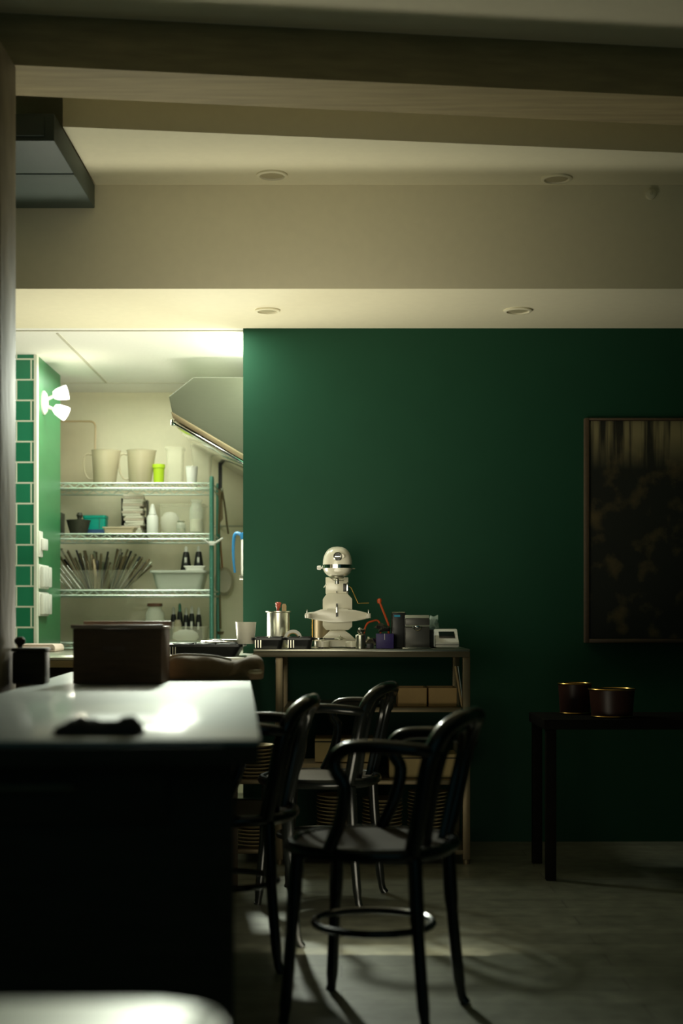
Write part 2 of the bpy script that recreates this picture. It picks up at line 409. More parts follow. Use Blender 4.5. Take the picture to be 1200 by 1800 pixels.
for x in (SX0, SX1):
    for y in (SY0, SY1):
        m = MB(); m.lathe([(0, 0), (.016, 0), (.016, .02), (.0125, .022), (.0125, 1.80), (.010, 1.815), (0, 1.817)], c=Vector((x, y, 0))-ro, n=16)
        zz = .1
        while zz < 1.78: m.lathe([(.0125, zz), (.0135, zz+.002), (.0125, zz+.004)], c=Vector((x, y, 0))-ro, n=16); zz += .05
        m.build('post', tealwire, rack)

def at(px, Y, z): return (PX(px, Y), Y, z)
YI = 8.02
# ---- top shelf
z = ZS[0]+.001
m = MB()
t = thing('storage_box_lid', 'big clear lid leaning on the wall behind the pitchers', 'lid', at(132, 8.22, z))
R = Matrix.Rotation(math.radians(-6), 3, 'X')
m = MB(); m.prism([(x, y+.197) for x, y in rect(.215, .385, .03)], -.004, 0); bmesh.ops.transform(m.bm, matrix=R.to_4x4(), verts=m.bm.verts[:]); m.build('sheet', frost, t)
m = MB(); m.tube([(x, 0, y+.197) for x, y in rect(.222, .390, .032)], .006, 6, closed=True)
bmesh.ops.transform(m.bm, matrix=R.to_4x4(), verts=m.bm.verts[:]); m.build('rim', mat('amber_plastic', (.45, .33, .17), .4), t)
def pitcher(loc, label, s=1.0, m_=clear):
    t = thing('measuring_pitcher', label, 'pitcher', loc, PI)
    m = MB(); m.lathe([(0, 0), (.062*s, 0), (.066*s, .006), (.076*s, .19*s), (.080*s, .20*s), (.077*s, .20*s), (.073*s, .19*s), (.063*s, .008), (0, .006)], n=28)
    for v in m.bm.verts:
        if v.co.z > .18*s and v.co.x < -.04*s: v.co.x -= .018*s*(1-abs(v.co.y)/(.08*s))
    m.build('jug_body', m_, t)
    MB().tube(cat([(.072*s, 0, .175*s), (.105*s, 0, .178*s), (.122*s, 0, .150*s), (.118*s, 0, .075*s), (.095*s, 0, .035*s), (.066*s, 0, .03*s)]), .006*s, 8, flat=1.6).build('handle', m_, t)
    m = MB()
    for k in range(5): m.box((-.01, .0745*s-.004*(4-k)*s*.5, .05*s+k*.025*s), (.015, .0755*s-.004*(4-k)*s*.5, .053*s+k*.025*s))
    return t
pitcher(at(184, YI, z), 'clear measuring pitcher on the top shelf beside the big lid', .96, frost)
pitcher(at(246, YI, z), 'clear measuring pitcher on the top shelf beside the lime cup', .96, frost)
t = MB().lathe([(0, 0), (.029, 0), (.032, .09), (.036, .092), (.036, .112), (.032, .112), (.028, .004), (0, .004)]).build('plastic_cup', lime); t.location = at(279, YI-.01, z)
tag(t, 'lime green plastic cup on the top shelf', 'cup')
def tallbox(loc, w, h, label, mm):
    t = thing('tall_container', label, 'container', loc)
    bin_mb(w, w*.9, h, taper=.9).build('container_wall', mm, t)
    m = MB(); m.prism(rect(w+.01, w*.9+.01, .01), h+.001, h+.009, axis='z'); m.build('lid', mm, t)
tallbox(at(308, YI, z), .094, .20, 'clear tall container beside the lime cup', clear)
tallbox(at(355, 8.10, z), .110, .225, 'clear tall container at the right end of the top shelf', clear)
t = MB().lathe([(0, 0), (.027, 0), (.034, .09), (.036, .092), (.034, .094), (.026, .004), (0, .004)]).build('paper_cup', white); t.location = at(337, 7.95, z)
tag(t, 'small white cup between the two clear tall containers', 'cup')
# ---- second shelf
z = ZS[1]+.001
t = thing('mortar', 'black stone mortar on the second shelf', 'mortar', at(138, 7.98, z))
MB().lathe([(0, 0), (.045, 0), (.05, .012), (.066, .07), (.069, .078), (.062, .078), (.045, .02), (0, .015)]).build('bowl', mat('black_stone', (.04, .04, .025), .6, var=.4, scale=40), t)
t = MB().tube(cat([(0, 0, .02), (.004, 0, .07), (.006, 0, .10)]), [.014, .012], 12).lathe([(0, -.018), (.014, -.012), (.018, 0), (.012, .014), (0, .017)], c=(.006, 0, .105), n=16).build('pestle', mat('black_stone', (0, 0, 0)))
t.location = at(138, 7.98, z); tag(t, 'black stone pestle standing in the mortar', 'pestle')
t = thing('lunch_box', 'teal lidded box behind the black mortar', 'box', at(168, 8.12, z+.03))
m = MB(); m.prism(rect(.125, .11, .012), 0, .065, axis='z'); m.build('box_body', teal, t)
m = MB(); m.prism(rect(.131, .116, .014), .066, .082, axis='z', bev=.002); m.build('lid', teal, t)
MB().box((.030, -.0592, .066), (.034, -.056, 0)).build('clasp', tealwire, t)
t = MB().prism(rect(.20, .20, .02), 0, .029, bev=.002, axis='z').build('shallow_tray', navy); t.location = at(178, 8.13, z); tag(t, 'navy blue tray under the teal lidded box', 'tray')
t = bin_mb(.17, .12, .034, taper=.92).build('shallow_tray', beige); t.location = at(211, 7.945, z); tag(t, 'flat beige tray in front of the paper pile', 'tray')
# pile of booklets
pz = z
for k in range(17):
    w = .112+random.uniform(-.014, .01); h = .0132
    m = MB(); m.box((-w/2, -.07, 0), (w/2, .07, h), .002); o = m.build('booklet', paper if k % 3 else mat('print_paper', (.60, .52, .42), .7, var=.4, scale=40))
    o.location = (PX(236, 8.14)+random.uniform(-.010, .010), 8.16, pz); o.rotation_euler = (0, 0, random.uniform(-.08, .08)); pz += h+.0006
    tag(o, 'thin white booklet in the tall pile on the second shelf', 'booklet', 'booklets piled on the second shelf')
t = thing('book_holder', 'black bracket holding the pile of booklets', 'holder', at(236, 8.16, z))
MB().box((-.072, -.02, 0), (-.067, .05, .215)).box((.072, -.02, 0), (.077, .05, .205)).box((-.072, .078, 0), (.077, .083, .1)).box((-.072, .05, 0), (-.067, .078, .02)).box((.072, .05, 0), (.077, .078, .02)).build('frame', blackmt, t)
t = thing('squeeze_bottle', 'white squeeze bottle with pointed tip beside the paper pile', 'bottle', at(268, 7.97, z))
MB().lathe([(0, 0), (.030, 0), (.032, .01), (.032, .09), (.026, .105), (0, .108)]).build('bottle_body', white, t)
MB().lathe([(0, .108), (.022, .108), (.02, .12), (.008, .165), (0, .168)]).build('nozzle', white, t)
t = thing('storage_bin', 'clear plastic box on the right of the second shelf', 'container', at(322, 8.08, z))
bin_mb(.25, .20, .17, taper=.94).build('bin_wall', clear, t)
t = MB().lathe([(0, -.062), (.03, -.055), (.05, -.03), (.056, 0), (.05, .03), (.03, .055), (0, .062)], sx=1, sy=.7).build('rice_bag', white); t.location = (PX(299, 8.06), 8.06, z+.069)
tag(t, 'round white bag inside the clear plastic box', 'bag')
def jar(loc, r, h, label, lidm, fill=None):
    t = thing('glass_jar', label, 'jar', loc)
    MB().lathe([(0, 0), (r*.92, 0), (r, .008), (r, h*.74), (r*.72, h*.86), (r*.70, h*.92), (r*.66, h*.92), (r*.68, h*.84), (r*.94, h*.72), (r*.94, .01), (0, .008)]).build('jar_body', glass, t)
    MB().lathe([(0, h*.92), (r*.78, h*.92), (r*.80, h*.94), (r*.78, h), (0, h*1.005)]).build('lid', lidm, t)
    if fill: MB().lathe([(0, .009), (r*.90, .010), (r*.90, h*.42), (0, h*.43)]).build('contents', fill, t)
    return t
jar(at(345, 7.95, z), .040, .19, 'tall glass jar at the right end of the second shelf', glass, mat('pale_grain', (.70, .64, .48), .8, var=.2, scale=60))
jar(at(318, 7.94, z), .026, .07, 'small glass jar beside the tall jar on the second shelf', steel, mat('herbs', (.25, .24, .10), .8, var=.4, scale=60))
t = MB().box((-.02, -.08, 0), (.02, .08, .125), .004).build('file_box', blackpl); t.location = (PX(103, 8.05), 8.05, z); tag(t, 'black upright box at the left end of the second shelf', 'box')
# ---- third shelf: utensils fanned out in clear bins
z = ZS[2]+.001
def ubin(px, w, label, Y=8.08):
    t = thing('utensil_bin', label, 'container', at(px, Y, z)); bin_mb(w, .18, .11, taper=.9).build('bin_wall', mat('thin_clear_plastic', (.7, .7, .55), .2, alpha=.10), t)
ubin(158, .20, 'clear bin holding utensils that lean left')
ubin(213, .12, 'clear bin holding utensils that lean right')
def utensil(kind, base, tip, mm, label, grp, w=.012):
    b = Vector(base); d = Vector(tip)-b; L = d.length
    m = MB()
    if kind == 0: m.box((-w/2, -.0015, 0), (w/2, .0015, L*.62), .001); m.box((-w*.6, -.006, L*.62), (w*.6, .006, L), .004)
    elif kind == 1: m.tube([(0, 0, 0), (0, 0, L*.7), (0, 0, L)], [.003, .004, .006], 8); m.lathe([(0, L-.004), (.009, L), (0, L+.008)], n=10)
    else: m.prism([(-w*.8, 0), (w*.8, 0), (w*.5, L*.5), (w*.5, L), (-w*.5, L), (-w*.5, L*.5)], -.002, .002, .001)
    o = m.build('kitchen_utensil', mm); o.location = b
    o.rotation_mode = 'QUATERNION'; o.rotation_quaternion = d.to_track_quat('Z', 'Y')
    tag(o, label, 'utensil', grp)
um = [steeld, steel, steeld, blackpl, mat('old_utensil', (.16, .14, .08), .5, .5)]
for k in range(26):
    f = k/25; Y = 8.06+.05*math.sin(k*2.1)
    b = (PX(146+34*f, Y), Y, z+.006); tp = (PX(103+90*f+random.uniform(-4, 4), Y), Y+.03, z+.205+.03*math.sin(k*1.7)-.02*f)
    utensil(k % 3, b, tp, um[k % 5], 'long steel utensil leaning left on the third shelf', 'utensils fanned out to the left on the third shelf', .016)
for k in range(24):
    f = k/23; Y = 8.06+.05*math.sin(k*1.9)
    b = (PX(190+35*f, Y), Y, z+.006); tp = (PX(205+62*f+random.uniform(-3, 3), Y), Y+.03, z+.225-.075*f+.02*math.sin(k*2.3))
    utensil((k+1) % 3, b, tp, um[(k*2) % 5], 'long steel utensil leaning right on the third shelf', 'utensils fanned out to the right on the third shelf', .016)
for k in range(5):
    b = (PX(150-8*k, 7.95), 7.95, z+.004+.0*k); tp = (PX(118-8*k, 7.95), 7.95, z+.135)
    utensil(2, b, tp, white if k % 2 else chrome, 'bright short spatula leaning at the left end of the third shelf', 'short spatulas at the left end of the third shelf', .014)
t = thing('grey_tub', 'pale grey tub with a wide rim on the third shelf', 'tub', at(317, 8.0, z))
bin_mb(.295, .22, .105, t=.004, taper=.84, r=.03, rim=.012).build('tub_wall', tub, t)
MB().box((-.10, -.1235, .090), (-.094, -.118, .105)).box((.0, -.1235, .090), (.006, -.118, .105)).build('rim_rib', tub, t)
t = bin_mb(.11, .08, .026, taper=.9).build('white_dish', white); t.location = at(343, 8.0, z+.107); tag(t, 'small white dish across the grey tub', 'dish')
MB0 = MB().box((-.09, -.105, 0), (.06, .105, .006), .002).build('tub_divider', white); MB0.location = at(343, 8.0, z+.1005); tag(MB0, 'white board lying across the grey tub', 'board')
def bottle(name, loc, h, r, label, grp=None, body=blackpl, tip=white):
    t = thing(name, label, 'bottle', loc, 0, grp)
    MB().lathe([(0, 0), (r, 0), (r, .008), (r*.55, h*.72), (r*.42, h*.78), (0, h*.78)], n=20).build('bottle_body', body, t)
    MB().lathe([(0, h*.78), (r*.36, h*.78), (r*.30, h*.95), (r*.15, h), (0, h)], n=14).build('nozzle', tip, t)
    MB().box((-r*.22, -r*.80, h*.10), (r*.22, -r*.62, h*.55), .002).build('label_strip', white, t)
    return t
bottle('sauce_bottle', at(327, 8.09, z+.108), .140, .032, 'dark bottle behind the white dish, left of the pair')
bottle('sauce_bottle', at(349, 8.09, z+.108), .142, .031, 'dark bottle behind the white dish, right of the pair')
# ---- lowest shelf
z = ZS[3]+.001
jar(at(272, 7.98, z), .054, .215, 'wide glass jar with a tilted brown lid behind the crate', mat('brown_lid', (.14, .06, .035), .5), mat('dried_flakes', (.45, .40, .25), .8, var=.5, scale=50))
t = thing('storage_bin', 'clear plastic box full of dark bottles on the lowest shelf', 'container', at(328, 8.04, z)); bin_mb(.23, .19, .085, taper=.94).build('bin_wall', clear, t)
for k, (px, dh) in enumerate(((305, 0), (316, .02), (327, -.004), (337, .006), (349, -.002))):
    bottle('squeeze_bottle', at(px, 8.08-.02*(k % 2), z+.006), .190+dh, .026, 'dark squeeze bottle with pale tip in the clear box', 'dark bottles in the clear box on the lowest shelf', blackpl, tealwire if k == 1 else white)
t = MB().lathe([(0, 0), (.06, .0), (.074, .02), (.068, .045), (.04, .06), (0, .064)], sy=.38).build('napkin_bundle', white); t.location = at(326, 7.985, z+.005); tag(t, 'white rounded bundle at the front of the clear box', 'napkins')
t = MB().lathe([(0, 0), (.03, 0), (.022, .10), (.014, .118), (0, .12)]).build('paper_cone', frost); t.location = at(312, 8.0, z+.004); tag(t, 'frosted upside down cup in front of the dark bottles', 'cup')

# ------------------------------------------------------------------ hanging things at the right of the rack
YH = 8.26
rail = thing('utensil_rail', 'thin steel rail on the cream wall right of the rack', 'rail', at(403, 8.36, PZ(925, 8.36)))
MB().tube([(-.09, 0, 0), (.16, 0, 0)], .005).box((-.06, 0, -.01), (-.05, .038, .01)).box((.10, 0, -.01), (.11, .038, .01)).build('bar', steel, rail)
def hang(name, px, py0, py1, label, cate, parts):
    t = thing(name, label, cate, at(px, YH, PZ(py0, YH)))
    for nm, mb, mm in parts: mb.build(nm, mm, t)
    return t
hang('carving_knife', 387, 812, 905, 'long black knife hanging beside the rack post', 'knife',
     [('handle', MB().box((-.011, -.008, -.16), (.011, .008, 0), .005), blackpl), ('blade', MB().prism([(-.013, -.16), (.013, -.16), (.016, -.33), (-.004, -.36)], -.0015, .0015), steeld)])
hang('tongs', 391, 862, 945, 'steel tongs hanging below the black knife', 'tongs',
     [('jaw', MB().tube(cat([(0, -.03, 0), (-.014, -.03, -.10), (-.018, -.03, -.20), (-.02, -.03, -.255)]), .0055, flat=1.5), steeld), ('jaw', MB().tube(cat([(0, -.03, 0), (.016, -.03, -.10), (.028, -.03, -.20), (.036, -.03, -.255)]), .0055, flat=1.5), steeld), ('hinge', MB().lathe([(0, -.01), (.008, -.01), (.008, .01), (0, .01)], c=(0, -.03, 0), n=12), chrome)])
t = thing('wall_hooks', 'pair of white hooks beside the rack post', 'hook', (PX(372, 7.84), 7.84, PZ(955, 7.84)))
MB().box((-.017, 0, -.012), (.017, .01, .012), .003).build('clip', white, t)
MB().tube([(-.016, 0, .0), (-.046, -.01, .022)], .006).build('hook', white, t); MB().tube([(.016, 0, .0), (.062, -.01, .028)], .006).build('hook', white, t)
t = thing('hanging_pan', 'pale pan with a copper handle hanging beside the rack', 'pan', (PX(393, 8.34), 8.34, PZ(1022, 8.34)))
MB().lathe([(0, 0), (.045, .0), (.054, .016), (.058, .024), (.055, .024), (.05, .017), (0, .006)], sx=1.0, sy=1.45, rot=Matrix.Rotation(-PI/2, 3, 'X')).build('pan_bowl', mat('greyed_enamel', (.50, .46, .34), .4), t)
MB().tube([(-.022, 0, .07), (-.036, 0, .235)], .007, flat=1.5).tube([(-.008, 0, .08), (-.02, 0, .235)], .005, flat=1.5).build('handle', copper, t)
MB().tube([(.016*math.cos(a)-.028, 0, .25+.016*math.sin(a)) for a in [k*PI/6 for k in range(12)]], .003, 6, closed=True).build('hanging_ring', copper, t)
t = thing('ladle', 'dark ladle hanging low beside the rack post', 'ladle', (PX(386, 8.27), 8.27, PZ(1045, 8.27)))
MB().tube([(0, 0, .0), (.004, 0, -.20)], .006).build('handle', steeld, t)
MB().lathe([(0, -.02), (.015, -.016), (.022, 0), (.02, 0), (.013, -.012), (0, -.015)], c=(.005, 0, -.215)).build('bowl', steeld, t)
t = thing('blue_jug', 'blue handled jug showing past the edge of the green wall', 'jug', (PX(441, 7.1), 7.1, PZ(1012, 7.1)))
MB().lathe([(0, 0), (.045, 0), (.05, .01), (.05, .18), (.046, .18), (.046, .012), (0, .012)]).build('jug_body', white, t)
MB().tube(cat([(-.048, 0, .205), (-.070, 0, .212), (-.084, 0, .195), (-.088, 0, .13), (-.086, 0, .07), (-.080, 0, .015)]), [.010, .014, .014, .012, .009, .006]*6+[.006], 10, flat=1.3).build('handle', blue, t)
MB().lathe([(.052, .18), (.055, .19), (.054, .212), (.04, .216), (0, .216)]).build('lid', blue, t)
t = thing('jug_shelf', 'small steel shelf behind the green wall carrying the blue jug', 'shelf', (PX(441, 7.1), 7.1, PZ(1012, 7.1)-.002))
MB().box((-.052, -.08, -.02), (.30, .10, 0), .002).build('board', steel, t)
MB().box((.05, -.08, -.10), (.06, .10, -.02)).build('bracket', steel, t)
MB().box((.28, -.43, -.10), (.30, .12, -.002)).build('arm', steel, t)

# ------------------------------------------------------------------ pass counter
CT = .868
t = thing('kitchen_counter', 'steel topped kitchen counter in the lit opening', 'counter', (-1.35, 6.6, 0))
MB().box((-.90, -.80, CT-.012), (.955, .57, CT), .003).build('worktop', steel, t)
MB().box((-.90, -.80, CT-.042), (.955, -.76, CT-.0125), .003).build('front_edge', palewood, t)
MB().box((-.88, -.74, .1), (.80, .54, CT-.0125)).build('cabinet_body', darkwood, t)
MB().box((-.85, -.70, 0), (.77, .50, .1)).build('plinth', blackpl, t)
for k in range(3):
    d_ = MB().box((-.86+.55*k, -.757, .13), (-.33+.55*k, -.741, .80), .003).build('door', darkwood, t)
    MB().tube([(-.38+.55*k, -.775, .55), (-.38+.55*k, -.775, .70)], .005).build('handle', steel, d_)
# folded towel
t = thing('folded_towel', 'folded pale pink towel at the foot of the green panel', 'towel', (PX(82, 6.9), 6.9, CT+.001))
m = MB(); m.box((-.13, -.11, 0), (.065, .11, .024), .01)
m.build('lower_fold', towel, t)
m = MB(); m.tube([(.045, -.11, .018), (.045, .11, .018)], .0175, 12); m.box((-.13, -.10, .0245), (.045, .10, .036), .005); m.build('rolled_edge', towel, t)
# black baking trays on the counter
def muffin(loc, w, d, label, h=.040, n=(3, 2), rz=0, mm=blackmt):
    t = thing('baking_tray', label, 'tray', loc, rz)
    bin_mb(w*.92, d*.92, h, taper=.86, r=.02, rim=.01).build('tray_shell', mm, t)
    m = MB()
    for i in range(n[0]):
        for j in range(n[1]):
            x = (i+.5)/n[0]*w*.84-w*.42; y = (j+.5)/n[1]*d*.84-d*.42; r = min(w/n[0], d/n[1])*.34
            m.lathe([(r*.7, h*.35), (r, h+.002), (r*1.08, h+.004), (r*1.15, h+.002)], c=(x, y, 0), n=16)
            m.tube([(x+r*.7, y-d*.02, h+.002), (x+r*1.2, y+d*.03, h+.004)], .0025, 6)
    m.build('cups', mm, t)
    m = MB()
    for k in range(3): m.box((-w*.41+k*.011, -d*.475, .004), (-w*.41+.004+k*.011, -d*.44, h-.004))
    m.build('ribs', steel, t)
    return t
muffin(at(362, 6.03, CT+.001), .335, .30, 'wide black baking tray on the lit counter beside the crate', .050)
m = MB(); pts = []
m.box((-.07, -.07, 0), (.07, .07, .008), .002, rot=Matrix.Rotation(.2, 3, 'Z'))
m.box((-.03, -.05, .009), (.10, .07, .014), .002, rot=Matrix.Rotation(-.3, 3, 'Z'))
o = m.build('tray_liner', foil); o.location = at(385, 6.05, CT+.0565); tag(o, 'crumpled foil sheets on the wide black tray', 'foil')
MBt = MB().box((-.05, -.1, 0), (.02, .02, .06), .008).build('white_tub', white); MBt.location = at(293, 5.95, CT+.001); MBt.scale = (.55, 1, .9)
tag(MBt, 'small white block at the left end of the wide black tray', 'box')

# ------------------------------------------------------------------ steel table
TT = .90; TX0 = PX(445, 5.9); TX1 = PX(826, 5.9)
st = thing('steel_work_table', 'steel work table with shelves against the green wall', 'table', (0, 0, 0))
MB().box((TX0, 5.905, TT-.012), (TX1, 6.53, TT), .003).build('table_top', steel, st)
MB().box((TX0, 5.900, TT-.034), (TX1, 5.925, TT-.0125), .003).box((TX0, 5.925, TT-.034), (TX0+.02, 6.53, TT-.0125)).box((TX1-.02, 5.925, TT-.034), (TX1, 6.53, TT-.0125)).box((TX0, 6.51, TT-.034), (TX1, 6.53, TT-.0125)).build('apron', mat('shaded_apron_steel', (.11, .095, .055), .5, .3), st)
for x in (PX(491, 5.95), PX(819, 5.95)):
    for y in (5.95, 6.49):
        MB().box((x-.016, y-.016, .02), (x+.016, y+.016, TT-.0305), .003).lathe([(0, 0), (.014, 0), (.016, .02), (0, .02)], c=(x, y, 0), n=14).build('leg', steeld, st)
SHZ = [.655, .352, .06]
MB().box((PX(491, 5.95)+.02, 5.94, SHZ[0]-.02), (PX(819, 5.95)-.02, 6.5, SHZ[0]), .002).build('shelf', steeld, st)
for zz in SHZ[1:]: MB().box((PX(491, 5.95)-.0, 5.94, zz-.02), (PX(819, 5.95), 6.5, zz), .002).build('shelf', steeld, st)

# --- under the table
def cbox(px0, px1, y, z, h, label, mm=card, d=.2, flaps=True):
    w = PX(px1, y)-PX(px0, y)
    t = thing('cardboard_box', label, 'box', at((px0+px1)/2, y+d/2, z+.001)); t.location[0] = (PX(px0, y)+PX(px1, y))/2
    bin_mb(w, d, h, t=.004, taper=.995, r=.004, rim=.001).build('box_body', mm, t)
    m = MB(); m.box((-w/2+.006, -d/2+.008, h*.8), (w/2-.006, d/2-.008, h*.9))
    m.build('contents', blackpl, t)
cbox(699, 750, 5.99, SHZ[0], .078, 'brown open box on the upper shelf under the steel table, left of two')
cbox(753, 803, 5.99, SHZ[0], .078, 'brown open box on the upper shelf under the steel table, right of two')
t = thing('folded_bag_clamp', 'pale stick pair leaning at the right leg of the steel table', 'sticks', (PX(812, 5.96), 5.965, SHZ[0]+.001))
MB().tube([(0, 0, 0), (-.028, .01, .17)], .0045).build('stick', palewood, t); MB().tube([(.006, 0, 0), (-.016, .012, .17)], .0035).build('stick', steel, t)
t = thing('wooden_case', 'tan wooden box on the middle shelf behind the chairs', 'box', (PX(605, 6.05), 6.1, SHZ[1]+.001))
MB().box((-.125, -.08, .066), (.125, .12, .165), .003).build('box_body', tan, t)
MB().box((-.20, -.10, 0), (.135, .12, .062), .003).build('lower_box', mat('light_board', (.52, .40, .22), .6, var=.15), t)
MB().box((-.125, -.083, .150), (.125, -.0805, .154)).build('lid_seam', gasket, t)
t = thing('wooden_case', 'tan wooden box on the middle shelf near the right table leg', 'box', (PX(735, 6.05), 6.1, SHZ[1]+.001))
MB().box((-.125, -.09, .0), (.165, .12, .10), .003).build('box_body', tan, t)
MB().box((-.125, -.093, .082), (.165, -.0905, .086)).build('lid_seam', gasket, t)
def plateproto():
    t = thing('dinner_plate', 'x', 'plate', (0, 0, 0))
    return t
proto = MB().lathe([(0, .003), (.045, .003), (.05, 0), (.055, .003), (.085, .011), (.086, .014), (.082, .014), (.05, .006), (0, .006)], n=32).build('dinner_plate', platem)
first = True
stacks = [((456, 6.04, SHZ[1]), 9, 'stoneware plate in the pile on the middle shelf at its left end', 'plates piled on the middle shelf'),
          ((448, 6.04, SHZ[2]), 9, 'stoneware plate in the leftmost pile on the bottom shelf', 'plates in the leftmost bottom pile'),
          ((592, 6.05, SHZ[2]), 14, 'stoneware plate in the bottom pile between the two chairs', 'plates in the bottom pile between chairs'),
          ((672, 6.05, SHZ[2]), 13, 'stoneware plate in the bottom pile behind the near chair', 'plates in the bottom pile behind the near chair'),
          ((752, 6.05, SHZ[2]), 15, 'stoneware plate in the bottom pile beside the right table leg', 'plates in the bottom pile by the right leg')]
for (px, Y, z), n, lab, grp in stacks:
    x = max(PX(px, Y), PX(491, 5.95)+.115) if px < 491 else PX(px, Y)
    if px < 491: x = -.372
    for k in range(n):
        o = proto if first else proto.copy()
        if not first: COL.objects.link(o)
        first = False
        o.location = (x+random.uniform(-.003, .003), Y+.02, z+.001+k*.0155); tag(o, lab, 'plate', grp)
# low side crate carrying the piles left of the table leg
t = thing('low_rack', 'dark low shelf left of the steel table carrying plates', 'shelf', (-.372, 6.07, 0))
for zz in SHZ[1:]: MB().box((-.092, -.11, zz-.02), (.092, .10, zz), .003).build('board', steeld, t)
for sx in (-.092, .084): MB().box((sx, .101, 0), (sx+.008, .115, .60)).build('side', steeld, t)

# --- on the table
zt = TT+.001
o = MB().lathe([(0, 0), (.034, 0), (.036, .004), (.0435, .092), (.0415, .092), (.034, .006), (0, .006)]).build('white_cup', ceram); o.location = (PX(430, 6.05), 6.05, CT+.0565); tag(o, 'plain white tapered cup on the wide black tray', 'cup')
o.location = (PX(432, 5.98)+.0, 5.98, CT+.052)
muffin((PX(473, 6.0), 5.99, zt), .134, .16, 'black muffin tray on the steel table below the canister, left of two', .046, (2, 2))
muffin((PX(527, 6.0), 5.99, zt), .118, .16, 'black muffin tray on the steel table below the tape roll, right of two', .046, (2, 2))
t = thing('utensil_canister', 'tall steel canister with two handles sticking out on the steel table', 'canister', (PX(489, 6.2), 6.2, zt))
MB().lathe([(0, 0), (.048, 0), (.049, .004), (.049, .150), (.056, .154), (.056, .158), (.047, .156), (.046, .006), (0, .006)], n=36).build('can_wall', steel, t)
MB().tube([(-.045, .055, .0), (-.045, .055, .15)], .002).build('seam', steel, t)
o = MB().tube(cat([(0, 0, 0), (-.006, 0, .10), (-.002, 0, .165), (-.001, 0, .185)]), [.006]*12+[.011]*3+[.013]*3+[.008], 10).build('spatula', red); o.location = (PX(489.5, 6.2), 6.2, zt+.012); tag(o, 'red handled tool standing in the tall steel canister', 'utensil')
m = MB(); m.prism([(-.009, 0), (.009, 0), (.010, .17), (.006, .178), (-.006, .178), (-.010, .17)], -.003, .003, .001); m.lathe([(0, 0), (.004, 0), (.004, .0075), (0, .0075)], c=(0, .0035, .168), n=10, rot=Matrix.Rotation(PI/2, 3, 'X'))
o = m.build('wooden_spoon', palewood); o.location = (PX(499, 6.2), 6.21, zt+.012); tag(o, 'flat wooden handle standing in the tall steel canister', 'utensil')
# tape roll standing on edge
m = MB(); m.lathe([(.026, -.018), (.038, -.018), (.038, .018), (.026, .018), (.026, -.018)], n=36, rot=Matrix.Rotation(PI/2, 3, 'X'))
t = thing('tape_roll', 'white tape roll standing on edge on the black trays', 'tape roll', (PX(515, 6.12), 6.115, zt+.0395)); m.build('tape', white, t)
MB().lathe([(.022, -.018), (.0258, -.018), (.0258, .018), (.022, .018), (.022, -.018)], n=36, rot=Matrix.Rotation(PI/2, 3, 'X')).build('core', card, t)
o = t
# second canister behind the mixer
t = thing('steel_canister', 'steel canister half hidden behind the mixer', 'canister', (PX(571, 6.38), 6.40, zt))
MB().lathe([(0, 0), (.048, 0), (.049, .004), (.049, .150), (.052, .154), (.047, .156), (.046, .006), (0, .006)], n=36).build('can_wall', steeld, t)
MB().tube(cat([(-.05, 0, .14), (-.056, 0, .13), (-.056, 0, .04), (-.05, 0, .03)]), .003).build('handle', brass, t)

# --- stand mixer (x right, z up, -y towards camera)
YM = 6.12; mx_ = thing('stand_mixer', 'white stand mixer without bowl on the steel table', 'mixer', (PX(593, YM), YM, zt))
def U(px, py): return ((px-593)/F*YM, (1139-py)/F*YM)
def pr(pts): return [U(*p) for p in pts]
# foot plate: U shape
m = MB(); m.prism(rect(.20, .13, .03), .004, .030, bev=.004, axis='z')
for v in m.bm.verts: v.co.y += .09
m.prism([(x-.062, y-.03) for x, y in rect(.055, .19, .025)], .004, .030, bev=.004, axis='z'); m.prism([(x+.062, y-.03) for x, y in rect(.055, .19, .025)], .004, .030, bev=.004, axis='z')
m.build('base', offw, mx_)
m = MB()
for x, y in ((-.07, -.10), (.07, -.10), (-.07, .13), (.07, .13)): m.lathe([(0, 0), (.010, 0), (.010, .004), (0, .004)], c=(x, y, 0), n=12)
m.build('rubber_foot', blackpl, mx_)
m = MB(); m.prism(pr([(560, 1128), (572, 1118), (580, 1108), (607, 1108), (616, 1118), (630, 1128)]), .03, .13, .003); m.build('pedestal', offw, mx_)
m = MB(); m.prism(pr([(567, 1054), (574, 1044), (611, 1044), (619, 1053), (619, 1102), (612, 1108), (573, 1108), (567, 1101)]), .0, .12, .003); m.build('column', offw, mx_)
m = MB(); m.prism(pr([(572, 1015), (612, 1015), (612, 1044), (572, 1044)]), .02, .12, .002); m.build('neck', offw, mx_)
m = MB(); m.box((U(603, 0)[0], .012, U(0, 1040)[1]), (U(608, 0)[0], .0195, U(0, 1026)[1]), .001); m.box((-.0016+U(591.5, 0)[0], -.003, U(0, 1042.5)[1]), (.0016+U(591.5, 0)[0], .0195, U(0, 1039.5)[1])); m.build('slot', blackpl, mx_)
